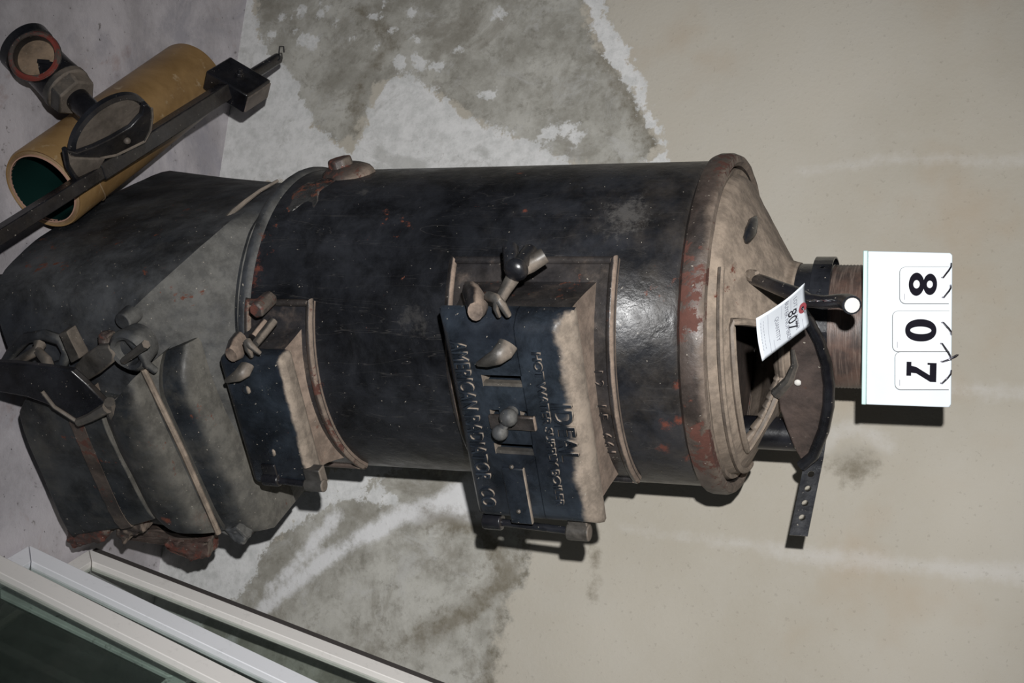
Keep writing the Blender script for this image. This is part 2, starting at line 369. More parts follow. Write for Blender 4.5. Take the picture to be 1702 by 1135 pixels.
c = t.mix(t.ss(n1, .35, .75, 0, .35), c, (.44, .42, .38))
c = t.mix(t.ss(t.noise(3.5, 4, .6), .55, .75, 0, .4), c, (.36, .27, .18))
c = t.mix(t.ma('MULTIPLY', t.ss(t.ma('ADD', t.attr('ring'), t.ma('MULTIPLY', jit, .35)), -.01, .014), .4), c, (.55, .54, .53))
dc = t.mix(t.ss(n1, .35, .65), (.25, .24, .21), (.43, .42, .385))
dc = t.mix(t.ss(n2, .5, .7, 0, .6), dc, (.16, .15, .125))
dc = t.mix(t.ss(t.noise(13, 9, .75, dist=.8), .52, .66, 0, .55), dc, (.43, .425, .41))
dc = t.mix(t.ss(t.noise(6, 7, .7, dist=.6), .50, .62, 0, .5), dc, (.17, .155, .125))
c = t.mix(edge('damp', .008), c, dc)
c = t.mix(t.ma('MULTIPLY', t.ss(t.ma('ADD', t.attr('streak'), t.ma('MULTIPLY', jit, .42)), -.012, .006), .85), c, (.66, .66, .67))
c = t.mix(t.ma('MULTIPLY', t.ss(t.ma('ADD', t.attr('spot'), t.ma('MULTIPLY', jit, .35)), -.006, .016), .5), c, (.27, .25, .21))
c = t.mix(t.ma('MULTIPLY', t.ss(t.ma('ADD', t.attr('dark'), t.ma('MULTIPLY', jit, .8)), -.012, .022), .7), c, (.125, .105, .07))
wc = t.mix(t.ss(n2, .35, .7), (.66, .66, .66), (.50, .505, .50))
wc = t.mix(t.ss(t.noise(8, 9, .74, dist=.7), .54, .66, 0, .6), wc, (.36, .36, .345))
c = t.mix(t.ma('MULTIPLY', edge('white', .004, .75), .93), c, wc)
vsc = t.n('ShaderNodeSeparateXYZ'); t.put(vsc.inputs[0], t.co())
c = t.mix(t.ss(n3, .64, .7, 0, .18), c, (.12, .10, .08))
t.bump(t.ma('ADD', n3, t.ma('MULTIPLY', n2, .8)), .22, .003)
me.materials.append(t.out(c, .9, 0, .2))

def quadobj(name, pts, mat, d):
    o = MB().slab(pts, d).obj(name, mat); o['kind'] = 'structure'; return o
t = Mt('whitewashed_floor')
n1 = t.noise(5, 7, .7); n2 = t.noise(40, 6, .7); n3 = t.noise(120, 3, .6)
c = t.mix(t.ss(n1, .35, .68), (.62, .585, .61), (.38, .355, .37))
c = t.mix(t.ss(t.noise(3.2, 6, .7, dist=.8), .48, .64, 0, .6), c, (.30, .29, .33))
c = t.mix(t.ss(t.noise(8, 5, .7, dist=.5), .58, .72, 0, .45), c, (.34, .22, .19))
c = t.mix(t.ss(n2, .62, .7, 0, .7), c, (.10, .085, .07))
c = t.mix(t.ss(n3, .68, .72, 0, .8), c, (.05, .04, .035))
t.bump(n2, .3, .004)
M['floor'] = t.out(c, .85, 0, .2)
HX = np.array([.96, .28]); HD = 1.107                 # right wall: HX . (x, y) = HD
def isect(a):                                         # right wall meets back wall
    return np.linalg.solve(np.array([WN, HX]), np.array([WD, HD]))
cr = isect(0); lp = P0+WT*U0
fr_ = np.linalg.solve(np.array([[0, 1.], HX]), np.array([-.6, HD]))
quadobj('floor', [(lp[0], -.6, 0), (fr_[0], -.6, 0), (cr[0]+.02, cr[1], 0), (P0[0]+WT[0]*U0, P0[1]+WT[1]*U0, 0)], 'floor', (0, 0, -.05))
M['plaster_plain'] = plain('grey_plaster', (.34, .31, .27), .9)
quadobj('wall_right', [(fr_[0], fr_[1], 0), (cr[0], cr[1], 0), (cr[0], cr[1], 2.3), (fr_[0], fr_[1], 2.3)], 'plaster_plain', (.048, .014, 0))

# ------------------------------------------------------------------ the boiler
boiler = empty('cast_iron_boiler', (BX, BY, 0), TH, 'black cylindrical cast-iron water boiler standing against the stained wall', 'boiler')
def chaikin(pts, k=3):
    for _ in range(k):
        o = []
        for i in range(len(pts)):
            a, b = Vector(pts[i]), Vector(pts[(i+1) % len(pts)]); o += [a*.75+b*.25, a*.25+b*.75]
        pts = o
    return pts
mid = [(-.207, .05, .362), (-.210, -.10, .370), (-.203, -.17, .362), (-.185, -.245, .340), (-.122, -.282, .252), (0, -.285, .27), (.12, -.28, .285), (.245, -.270, .322), (.275, -.12, .345), (.235, .03, .36), (.06, .18, .36), (-.13, .19, .34)]
bot = [(-.19, .06, .045), (-.195, -.1, .045), (-.192, -.18, .045), (-.172, -.25, .045), (-.108, -.286, .065), (0, -.292, .085), (.13, -.292, .085), (.215, -.275, .07), (.25, -.13, .045), (.22, .03, .045), (.06, .2, .045), (-.165, .268, .045)]
def circ(r, z): return [(r*math.cos(math.atan2(p[1], p[0])), r*math.sin(math.atan2(p[1], p[0])), z) for p in mid]
mixp = lambda A_, B_, f: [tuple(Vector(a).lerp(Vector(b), f)) for a, b in zip(A_, B_)]
c0 = circ(.2255, .392)
rows = [circ(.2215, .402), circ(.228, .398), c0, mixp(c0, mid, .35), mixp(c0, mid, .8), mid, mixp(mid, bot, .04), mixp(mid, bot, .3), mixp(mid, bot, .65), bot]
MB().quadgrid([chaikin(r) for r in rows], True, True, True).obj('base', 'base', boiler, ang=28, disp=.004, dscale=.06)
for x, y in ((-.15, -.22), (.19, -.22), (-.13, .17), (.12, .1)):
    MB().cyl((x, y, .06), (x*1.03, y*1.03, 0), .024, .018, 12).obj('leg', 'base', boiler, bevel=.002)
MB().lathe([(.2, .39), (.2215, .395), (.2205, .45), (.219, .7), (.218, 1.0), (.2, 1.02)], 96, cap0=True, cap1=True).obj('shell', 'shell', boiler, ang=50)
MB().lathe([(.2225, .395), (.2262, .401), (.2262, .408), (.2215, .415)], 96).obj('seam_band', 'base', boiler, disp=.002, dscale=.02)
MB().lathe([(.214, 1.004), (.2255, 1.010), (.2275, 1.016), (.2275, 1.030), (.224, 1.038), (.216, 1.040), (.211, 1.036), (.209, 1.026), (.2, 1.024)], 128).obj('rim', 'rim', boiler, disp=.0016, dscale=.02)

# plug boss low on the left of the shell
b = MB(); b.ball((-.2165, .03, .482), .03, 18, (.55, 1.15, 1.35)); b.obj('boss', 'rim', boiler, disp=.006, dscale=.02)
MB().cyl((-.212, .03, .474), (-.241, .033, .470), .021, .018, 8).obj('plug', 'rust', boiler, bevel=.003)

M['gloss'] = iron('thick_gloss_paint', (.010, .010, .011), (.03, .03, .03), rough=(.10, .22), dust=.5, dust_col=(.34, .31, .28), rust=.62, bump=1.0, bscale=120, dlo=.3, dhi=.9)
def cylp(px, py, R):                                 # pixel onto the upright cylinder of radius R about the boiler's axis
    r = ray(px, py); a = r[0]**2+r[1]**2; b_ = -2*(r[0]*BX+r[1]*BY); c_ = BX*BX+BY*BY-R*R
    t_ = (-b_-math.sqrt(max(0, b_*b_-4*a*c_)))/2/a; return toL((r[0]*t_, r[1]*t_, HC+r[2]*t_))
rows = []
for i in range(13):
    u = i/12.; row = []
    for k in range(17):
        v = k/16.; z = .428+.048*v+.004*math.sin(u*9); ph = -70-22*u+3*math.sin(v*7)
        e_ = min(1, 5*min(u, 1-u, v, 1-v)); row.append(on_cyl0(ph, z, .2185+.004*e_**.5))
    rows.append(row)
MB().quadgrid(rows).obj('paint_patch', 'gloss', boiler, disp=.005, dscale=.008)
cl = [cylp(x, y, .226) for x, y in ((346, 420), (352, 405), (362, 386), (372, 368), (388, 352), (408, 334), (432, 316), (462, 300))]
MB().tube(cl, [.004, .003, .0045, .0025, .004, .003, .0035, .002], 8).obj('seam_caulk', 'dusty', boiler, disp=.006, dscale=.012)

# hood with its feed opening
PHI0, PHI1 = -27, 34
def hood_pt(phi, s):
    a = math.radians(phi)
    prof = [(0, .209, 1.028), (.05, .206, 1.036), (.1, .200, 1.034), (.16, .194, 1.046), (.22, .186, 1.050), (.3, .172, 1.057), (.6, .128, 1.082), (.85, .094, 1.101), (.93, .086, 1.106), (1, .083, 1.118)]
    for (s0, r0, z0), (s1, r1, z1) in zip(prof, prof[1:]):
        if s <= s1 + 1e-9:
            k = (s-s0)/(s1-s0); r = r0+(r1-r0)*k; z = z0+(z1-z0)*k; break
    front = max(0, math.cos(math.radians((phi-15)*.9))) if abs(phi-15) < 100 else 0
    z += .012*front**2*math.sin(PI*min(1, s*1.1))
    return Vector((r*math.sin(a), -r*math.cos(a), z))
def s_up(k): return .29+.58*min(1, max(0, 1-k)/.28)**.9*min(1, k/.02+.15)
def in_open(phi, s):
    k = (phi-PHI0)/(PHI1-PHI0)
    return 0 < k < 1 and .29 < s < s_up(k)
NP, NS = 144, 40
b = bmesh.new(); vg = [[b.verts.new(hood_pt(i*360/NP-180, j/NS)) for j in range(NS+1)] for i in range(NP)]
for i in range(NP):
    for j in range(NS):
        ph = (i+.5)*360/NP-180; s = (j+.5)/NS
        if not in_open(ph, s): b.faces.new((vg[i][j], vg[(i+1) % NP][j], vg[(i+1) % NP][j+1], vg[i][j+1]))
h = MB(); h.b.free(); h.b = b
h.obj('hood', 'hood', boiler, ang=60, solid=.008, disp=.002, dscale=.03)
def loop_open(g):
    pts = []
    for k in np.linspace(0, 1, 30): pts.append((PHI0-g*5+(PHI1-PHI0+g*14)*k, .29-g*.05))
    for k in np.linspace(1, 0, 30):
        pts.append((PHI0-g*5+(PHI1-PHI0+g*14)*k, s_up(k)+g*.03))
    return [hood_pt(p, max(.02, min(.97, s)))+Vector((0, 0, .0015)) for p, s in pts]
MB().tube(loop_open(.35), .0048, 8, True).obj('opening_frame', 'hood', boiler)
MB().tube([hood_pt(p, .16)+Vector((0, 0, .001)) for p in np.linspace(-48, 74, 40)], .0045, 8).obj('bead', 'hood', boiler)
MB().lathe([(.20, 1.022), (.0, 1.0221)], 64).obj('inner_deck', 'soot', boiler)

# flue pipe, clamp band and the strap hanging from it
thr = [(.0800, 1.10), (.0805, 1.152)] + [(.0795+.0008*(k % 2), 1.158+k*.0021) for k in range(22)] + [(.0795, 1.2055), (.073, 1.2055), (.073, 1.10)]
MB().lathe(thr, 72).obj('flue_pipe', 'pipe', boiler, ang=60)
MB().lathe([(.0805, 1.104), (.0814, 1.106), (.0814, 1.160), (.0800, 1.162)], 72).obj('collar', 'black', boiler)
def strap(pts, up, width, thick, holes, hr):
    """perforated strap: one cell per path step, a round hole in the marked ones"""
    b = MB(); up = Vector(up).normalized()
    for i in range(len(pts)-1):
        p, q = Vector(pts[i]), Vector(pts[i+1]); d = q-p; nrm = d.cross(up).normalized(); c = (p+q)/2
        corners = [p-up*width/2, q-up*width/2, q+up*width/2, p+up*width/2]
        if i in holes:
            L = d.length; e = d.normalized(); N = 16
            def pt(r, k, off): a = 2*PI*k/N+PI/4; return c+e*math.cos(a)*r+up*math.sin(a)*r+nrm*off
            def sq(k, off):
                a = 2*PI*k/N+PI/4; x, y = math.cos(a), math.sin(a); m = max(abs(x), abs(y)); return c+e*x/m*L/2+up*y/m*width/2+nrm*off
            b.quadgrid([[sq(k, 0) for k in range(N)], [pt(hr, k, 0) for k in range(N)], [pt(hr, k, -thick) for k in range(N)], [sq(k, -thick) for k in range(N)], [sq(k, 0) for k in range(N)]], True)
        else: b.slab(corners, -nrm*thick)
    return b
bz = 1.150
band = [((.0838+.007*max(0, math.cos(a-2.64))**2)*math.cos(a), (.0838+.007*max(0, math.cos(a-2.64))**2)*math.sin(a), bz) for a in np.linspace(0, 2*PI, 49)]
strap(band, (0, 0, 1), .024, .0022, set(range(0, 48, 4)), .0032).obj('clamp_band', 'black', boiler)
tail = [toL((BX+.081, BY-.012, 1.152)), toL(atY(1354, 758, 1.66))]
tail += [toL(atY(1354+(1327-1354)*k, 758+(890-758)*k, 1.66-.035*k)) for k in np.linspace(0.09, 1, 11)]
strap([toL((BX+.081, BY-.012, 1.152))] + tail[1:], (0, 0, 1), .023, .002, {1, 3, 5, 7, 9}, .0042).obj('hanging_strap', 'black', boiler)

# round lid of the feed opening, standing open
def lidp(px, py, off=0):
    p = F(px, py, -.112+off); return p
lid = [(1336, 772), (1352, 755), (1367, 715), (1374, 675), (1375, 640), (1370, 605), (1359, 570), (1343, 538), (1325, 510), (1308, 495), (1296, 510), (1302, 545), (1312, 575), (1320, 600), (1318, 622), (1304, 640), (1292, 652), (1296, 680), (1308, 715), (1320, 745)]
ldo = MB().slab([lidp(*p) for p in lid], (0, .009, 0)).obj('feed_lid', 'soot', boiler, bevel=.002)
arc = [(1332, 774), (1352, 757), (1369, 715), (1377, 675), (1378, 640), (1373, 603), (1361, 566), (1344, 534), (1325, 507), (1308, 492)]
MB().tube([lidp(x, y, -.002) for x, y in arc], .0075, 10).obj('lid_rim', 'black', ldo, ang=80)
MB().tube([lidp(*p, .002) for p in ((1290, 655), (1312, 632), (1322, 605), (1318, 580))], [.008, .007, .005, .003], 8).obj('lid_hinge', 'dusty', ldo)
MB().ball(lidp(1326, 636, -.003), .0045, 10, (1, .6, 1)).obj('paint_fleck', 'white_end', ldo)
q = hood_pt(-78, .42); MB().ball(q+Vector((-.001, 0, .001)), .02, 16, (.5, 1.9, .35)).obj('patch', 'black', boiler, disp=.005, dscale=.015)
# stub pipe behind the opening and the bent lifting rod
sp = toL(atY(1292, 720, 1.66))
MB().cyl((sp.x, sp.y, 1.05), (sp.x, sp.y, 1.142), .022, n=28).obj('stub_pipe', 'black', boiler, ang=40)
rp = [(1250, 462, 1.54), (1268, 468, 1.51), (1298, 480, 1.475), (1325, 490, 1.455), (1345, 500, 1.44), (1372, 502, 1.425), (1396, 500, 1.41), (1409, 502, 1.40), (1416, 507, 1.385)]
rods = [toL(atY(*p)) for p in rp]
ro = MB().tube(rods, [.0075, .008, .0085, .009, .008, .0075, .008, .0095, .0105], 14).obj('lifting_rod', 'black', boiler, ang=60)
MB().cyl(rods[-1]-Vector((0, .0, 0)), rods[-1]+(rods[-1]-rods[-2]).normalized()*.0012, .0082, n=18).obj('rod_end', 'white_end', ro)
MB().tube([toL(atY(1237+i*3, 458+6*math.sin(i*1.7), 1.545-i*.004)) for i in range(8)], [.002, .005, .006, .004, .007, .005, .006, .003], 7).obj('rod_root', 'hood', ro, disp=.004, dscale=.01)

# ---- doors
def on_cyl(phi, z, R): a = math.radians(phi); return Vector((R*math.sin(a), -R*math.cos(a), z))
def door_neck(x0, x1, z0, z1, yd, ph0, ph1, cz0, cz1):
    n = 14; rows = []
    def rect(a0, a1, b0, b1):
        out = []
        for k in range(n): out.append((a0+(a1-a0)*k/n, b1))
        for k in range(n): out.append((a1, b1+(b0-b1)*k/n))
        for k in range(n): out.append((a1+(a0-a1)*k/n, b0))
        for k in range(n): out.append((a0, b0+(b1-b0)*k/n))
        return out
    D = [Vector((x, yd, z)) for x, z in rect(x0, x1, z0, z1)]; C = [on_cyl(p, z, .219) for p, z in rect(ph0, ph1, cz0, cz1)]
    for f, lift in ((0, 0), (.06, 0), (.35, .0), (.6, .0), (.85, 0), (1, -.004)):
        g = f**1.5; rows.append([Vector((d.x+(c.x-d.x)*g, d.y+(c.y-d.y)*f, d.z+(c.z-d.z)*g)) for d, c in zip(D, C)])
    return MB().quadgrid(rows, True, True, False)
def flange(ph0, ph1, z0, z1, R0=.2195, R1=.2245):
    b = MB(); P = np.linspace(ph0, ph1, 40)
    b.quadgrid([[on_cyl(p, z, r) for p in P] for z, r in ((z0, R0), (z0, R1), (z1, R1), (z1, R0))])
    for p in (ph0, ph1): b.b.faces.new([b.b.verts.new(on_cyl(p, z, r)) for z, r in ((z0, R0), (z0, R1), (z1, R1), (z1, R0))])
    rim = [on_cyl(p, z1-.006, R1) for p in P] + [on_cyl(ph1-.8, z, R1) for z in np.linspace(z1-.01, z0+.01, 12)] + [on_cyl(p, z0+.006, R1) for p in P[::-1]] + [on_cyl(ph0+.8, z, R1) for z in np.linspace(z0+.01, z1-.01, 12)]
    return b, MB().tube(rim, .0052, 8, True)
def plate(xc, zc, holes, y0, y1):
    b = bmesh.new(); V = {}
    def v(i, k, y):
        if (i, k, y) not in V: V[i, k, y] = b.verts.new((xc[i], y, zc[k]))
        return V[i, k, y]
    nx, nz_ = len(xc)-1, len(zc)-1
    solid = lambda i, k: 0 <= i < nx and 0 <= k < nz_ and (i, k) not in holes
    for i in range(nx):
        for k in range(nz_):
            if not solid(i, k): continue
            for y in (y0, y1): b.faces.new([v(i, k, y), v(i+1, k, y), v(i+1, k+1, y), v(i, k+1, y)])
            for di, dk, (a, e) in ((-1, 0, ((0, 0), (0, 1))), (1, 0, ((1, 0), (1, 1))), (0, -1, ((0, 0), (1, 0))), (0, 1, ((0, 1), (1, 1)))):
                if not solid(i+di, k+dk):
                    b.faces.new([v(i+a[0], k+a[1], y0), v(i+e[0], k+e[1], y0), v(i+e[0], k+e[1], y1), v(i+a[0], k+a[1], y1)])
    m = MB(); m.b.free(); m.b = b; return m
TX = Matrix(((1, 0, 0, 0), (0, 0, -1, 0), (0, 1, 0, 0), (0, 0, 0, 1)))     # text upright on a plane facing local -y
def tx_at(p, rot=0.0): return Matrix.Translation(p) @ TX @ Matrix.Rotation(rot, 4, 'Z')

YD = -.300
fb, rim = flange(-48, 39, .705, .930)
dfr = fb.obj('fire_door_frame', 'frame', boiler, ang=30); rim.obj('frame_bead', 'frame', dfr, ang=70)
door_neck(-.150, .124, .752, .897, -.268, -41, 35, .728, .905).obj('frame_neck', 'frame', dfr, ang=45, disp=.0015, dscale=.03)
s1a, s1b = F(801, 630, YD), F(868, 640, YD); s2a, s2b = F(828, 742, YD), F(888, 755, YD)
m1, m2 = F(822, 684, YD), F(873, 690, YD)
x1, x2, xm = (s1a.x+s1b.x)/2, (s2a.x+s2b.x)/2, (m1.x+m2.x)/2
zs = [s1a.z, s1b.z]
xc = [-.160, -.156, -.147, -.138, x1-.009, x1+.007, xm-.004, xm+.007, x2-.009, x2+.007, .113, .122, .131, .135]
zc = [.742, .745, .752, .760, s1a.z, m1.z-.006, m1.z+.006, m2.z-.006, m2.z+.004, s1b.z, .884, .897, .906, .910]
holes = {(4, k) for k in range(4, 9)} | {(8, k) for k in range(4, 9)} | {(6, 5), (6, 7)}
fd = plate(xc, zc, holes, YD, -.270)
for v_ in fd.b.verts:
    if abs(v_.co.y-YD) < 1e-6:
        dd = min(v_.co.x-xc[0], xc[-1]-v_.co.x, v_.co.z-zc[0], zc[-1]-v_.co.z)
        v_.co.y += .022*max(0, 1-dd/.020)**2.2
fd = fd.obj('fire_door', 'door', boiler, ang=50)
MB().box((-.01, -.266, .826), (.26, .003, .14)).obj('back_plate', 'black', fd)
for xx_ in (x1, x2):
    MB().box((xx_+.0048, YD+.006, (s1a.z+s1b.z)/2), (.0045, .008, s1b.z-s1a.z)).obj('slot_lip', 'dusty', fd)
sl = MB().box((xm+.012, YD-.001, (m1.z+m2.z)/2+.002), (.020, .006, .060)).obj('draft_slide', 'frame', fd, bevel=.002)
k1, k2 = F(845, 694, YD-.014), F(831, 719, YD-.020)
MB().cyl((k1.x, YD, k1.z), k1, .008, .008, 12).ball(k1, .0115, 14).obj('slide_knob', 'base', sl, ang=80)
MB().cyl(k1, k2, .006, .006, 10).ball(k2, .010, 14).obj('slide_knob', 'base', sl, ang=80)
a, e = F(836, 768, YD), F(880, 862, YD)
lpz = F(868, 770, YD).z
MB().box(((a.x+e.x)/2+.006, YD-.0015, (a.z+lpz)/2), (abs(e.x-a.x)-.0, .006, abs(lpz-a.z)+.004)).obj('cover_panel', 'door', fd, bevel=.0015)
for px, py in ((850, 776), (862, 850)):
    q = F(px, py, YD-.005); MB().ball(q, .003, 10).obj('rivet', 'dusty', fd)
a, e = F(931, 668, YD), F(948, 768, YD)
text('lettering', 'IDEAL', .036, tx_at(((a.x+e.x)/2, YD, (a.z+e.z)/2-.001)), 'door', fd, .0018, .0007, .86, label='raised letters IDEAL')
a, e = F(893, 578, YD), F(936, 846, YD)
text('lettering', 'HOT WATER SUPPLY BOILER', .0150, tx_at(((a.x+e.x)/2, YD, (a.z+e.z)/2-.003)), 'door', fd, .0016, .0005, 1.12, .99, label='raised letters HOT WATER SUPPLY BOILER')
a, e = F(757, 565, YD), F(815, 843, YD)
text('lettering', 'AMERICAN RADIATOR  CO', .028, tx_at(((a.x+e.x)/2, YD, (a.z+e.z)/2)), 'door', fd, .0018, .0006, .66, 1.05, label='raised letters AMERICAN RADIATOR CO')
for i, (ch) in enumerate('12 IF 661'):
    if ch != ' ':
        text('mark', ch, .019, Matrix.Translation(on_cyl(-12+i*3.9, .9065, .2245)) @ Matrix.Rotation(math.radians(-12+i*3.9), 4, 'Z') @ TX, 'frame', dfr, .0016, .0004, .9)

def horn(pts, rad, name, parent, mat='dusty'):       # flattened, tapering casting
    pts = [Vector(p) for p in pts]; rows = []
    for i, p in enumerate(pts):
        t_ = (pts[min(i+1, len(pts)-1)]-pts[max(i-1, 0)]).normalized(); a = t_.cross(Vector((0, -1, 0))).normalized(); e = t_.cross(a)
        r1, r2 = rad[i]; rows.append([p+a*math.cos(k*PI/6)*r1+e*math.sin(k*PI/6)*r2 for k in range(12)])
    return MB().quadgrid(rows, True, True, True).obj(name, mat, parent, ang=60)
horn([F(845, 572, YD-.004), F(838, 583, YD-.014), F(825, 594, YD-.02), F(808, 601, YD-.022), F(794, 605, YD-.02)], [(.012, .005), (.012, .007), (.010, .007), (.007, .006), (.003, .003)], 'door_horn', fd)
def hinge(pa, pb, parent, r=.011):
    a, e = F(*pa), F(*pb); up = Vector((0, 0, 1))
    hn = MB().cyl(a-up*.013, a+up*.013, r, n=14).box(a+Vector((-.012, .006, 0)), (.026, .016, .022)).obj('hinge', 'black', parent, bevel=.002)
    MB().cyl(e-up*.015, e+up*.015, r, n=14).box(e+Vector((-.012, .006, 0)), (.026, .016, .026)).obj('hinge', 'dusty', parent, bevel=.002)
    MB().cyl(a, e, .005, n=12).obj('hinge_pin', 'black', hn)
hinge((820, 866, -.285), (962, 884, -.285), fd)
# latch at the door's left edge
la = MB().tube([F(906, 424, -.225), F(880, 440, -.235), F(858, 452, -.25), F(838, 485, -.275), F(826, 508, -.295)], [.010, .011, .010, .0075, .006], 8).obj('latch', 'dusty', boiler, ang=50)
q = F(858, 448, -.262); MB().cyl(q+Vector((0, .05, 0)), q, .010, n=12).ball(q, .0145, 16, (1, .7, 1)).obj('latch_pivot', 'black', la, ang=70)
MB().tube([F(848, 412, -.225), F(850, 440, -.25), F(846, 450, -.25)], [.010, .009, .007], 8).obj('latch_ear', 'black', la, ang=50)
horn([F(786, 490, -.262), F(792, 503, -.29), F(790, 518, -.312)], [(.018, .012), (.020, .013), (.012, .009)], 'latch_catch', la, 'frame')
MB().tube([F(812, 492, -.295), F(825, 497, -.31), F(835, 507, -.312), F(845, 524, -.306)], [.006, .006, .005, .004], 8).obj('latch_hook', 'dusty', la, ang=60)
MB().tube([F(826, 497, -.31), F(824, 512, -.312), F(829, 525, -.304)], [.005, .0035, .003], 8).obj('latch_hook', 'dusty', la, ang=60)

# clean-out door lower down
YC = -.272
fb, rim = flange(-33, 46, .408, .515)
cfr = fb.obj('clean_out_frame', 'frame', boiler, ang=30); rim.obj('frame_bead', 'rim', cfr, ang=70)
door_neck(-.078, .112, .412, .488, YC+.03, -25, 38, .412, .500).obj('frame_neck', 'frame', cfr, ang=45, disp=.0015, dscale=.03)
cd = MB().box((.021, YC+.016, .450), (.202, .034, .098)).obj('clean_out_door', 'door', boiler, bevel=.010, seg=4)
for px, py in ((410, 648), (452, 752)): q = F(px, py, YC-.001); MB().ball(q, .0065, 12, (1, .6, 1)).obj('rivet', 'door', cd)
horn([F(411, 607, YC-.002), F(405, 617, YC-.012), F(395, 625, YC-.018), F(376, 633, YC-.016)], [(.010, .006), (.010, .007), (.008, .006), (.003, .003)], 'door_horn', cd)
hinge((452, 797, YC-.002), (524, 806, YC-.002), cd, .009)
la = MB().tube([F(455, 533, -.235), F(435, 558, -.26), F(424, 572, -.28)], [.006, .006, .005], 8).obj('latch', 'dusty', boiler, ang=50)
MB().tube([F(440, 535, -.235), F(420, 560, -.262)], [.006, .006], 8).obj('latch', 'frame', la, ang=50)
q = F(425, 517, -.235); MB().cyl(q+Vector((0, .04, 0)), q, .012, n=6).obj('latch_bolt', 'rust', la, bevel=.003)
horn([F(400, 568, -.25), F(392, 580, -.27), F(384, 590, -.288)], [(.016, .010), (.016, .010), (.010, .007)], 'latch_catch', la, 'frame')
MB().tube([F(411, 568, -.285), F(417, 575, -.29), F(432, 587, -.284)], [.006, .005, .003], 8).tube([F(411, 568, -.285), F(413, 580, -.29), F(418, 592, -.284)], [.006, .005, .003], 8).obj('latch_hook', 'dusty', la, ang=60)

# ---- ash pit front: a stepped casting across the base
LRA = [((312, 578), (452, 882), -.262, -.234), ((284, 594), (418, 889), -.288, -.258), ((250, 606), (376, 887), -.297, -.268), ((244, 610), (369, 887), -.312, -.282), ((233, 618), (358, 889), -.316, -.286),
       ((214, 636), (330, 892), -.338, -.308), ((190, 664), (290, 890), -.349, -.320), ((174, 682), (266, 877), -.346, -.317), ((168, 688), (258, 868), -.328, -.302)]
def smooth_rows(rows, sub=5):
    A_ = np.array([[*l, *r, a, b] for l, r, a, b in rows]); n_ = len(A_); o = []
    for i in range(n_-1):
        p0, p1, p2, p3 = A_[max(i-1, 0)], A_[i], A_[i+1], A_[min(i+2, n_-1)]
        for k in range(sub):
            u = k/sub; o.append(.5*(2*p1+(p2-p0)*u+(2*p0-5*p1+4*p2-p3)*u*u+(3*p1-p0-3*p2+p3)*u**3))
    o.append(A_[-1]); return [((q[0], q[1]), (q[2], q[3]), q[4], q[5]) for q in o]
Lr = smooth_rows(LRA[:3]+[]) + smooth_rows([LRA[3], LRA[4]], 1) + smooth_rows(LRA[4:])[1:]
def stepped(rows_, name, mat, parent, n=24, cap=-.16, ease=False, **kw):
    b = MB(); R = []
    for ri, (l, r, yl, yr) in enumerate(rows_):
        A_, B_ = F(*l, yl), F(*r, yr)
        R.append([Vector((A_.x, cap, A_.z))] + [A_.lerp(B_, k/n) + Vector((0, .008*(2*k/n-1)**6 + .03*max(0, 1-k/n*5)**2*(ease and ri < 12), 0)) for k in range(n+1)] + [Vector((B_.x, cap, B_.z))])
    b.quadgrid(R)
    if len(R) > 2: b.b.faces.new([b.b.verts.new(r[0]) for r in R]); b.b.faces.new([b.b.verts.new(r[-1]) for r in R])
    b.b.faces.new([b.b.verts.new(p) for p in (R[0][0], R[0][-1], *[q for q in R[0][-2:0:-1]])]); b.b.faces.new([b.b.verts.new(p) for p in R[-1]])
    bmesh.ops.remove_doubles(b.b, verts=b.b.verts, dist=1e-5)
    return b.obj(name, mat, parent, **kw)
ap = stepped(Lr, 'ash_pit_front', 'ash', boiler, ease=True, ang=40, disp=.004, dscale=.05)
MB().tube([F(238, 613, -.315), F(303, 748, -.299), F(363, 886, -.284)], .0045, 8).obj('ledge', 'hood', ap)
ad = stepped([((163, 690), (253, 868), -.338, -.312), ((118, 680), (212, 880), -.340, -.314)], 'ash_door', 'ash', boiler, ang=25, bevel=.002)
stepped([((122, 670), (214, 881), -.341, -.315), ((104, 680), (196, 885), -.3415, -.3165)], 'rusted_joint', 'rim', ad, ang=30, disp=.004, dscale=.02)
stepped([((106, 674), (199, 884), -.338, -.312), ((34, 668), (122, 896), -.341, -.316), ((24, 690), (116, 902), -.341, -.316)], 'lower_panel', 'ash', ad, bevel=.004, seg=3, ang=25, disp=.003, dscale=.05)
def chunk(poly, y, d, name, mat, parent, disp=.010, bev=.003):
    b = MB().slab([F(*p, y) for p in poly], (0, d, 0)); bmesh.ops.triangulate(b.b, faces=b.b.faces)
    return b.obj(name, mat, parent, bevel=bev, disp=disp, dscale=.012, dice=3, ang=180)
chunk([(112, 880), (150, 876), (176, 884), (172, 902), (150, 905), (122, 912), (112, 900)], -.305, .04, 'hinge_lug', 'rust', ad)
chunk([(190, 868), (236, 862), (238, 888), (218, 892), (206, 905), (192, 893)], -.290, .03, 'hinge_lug', 'rim', ad)
chunk([(196, 886), (262, 880), (340, 898), (332, 914), (270, 905), (205, 896)], -.255, .025, 'hinge_bar', 'rim', ad)
chunk([(276, 898), (300, 902), (346, 900), (346, 926), (318, 932), (292, 924), (274, 912)], -.262, .03, 'hinge_lug', 'rust', ad)
chunk([(372, 880), (392, 876), (412, 896), (404, 906), (388, 902)], -.27, .05, 'lug', 'base', boiler)
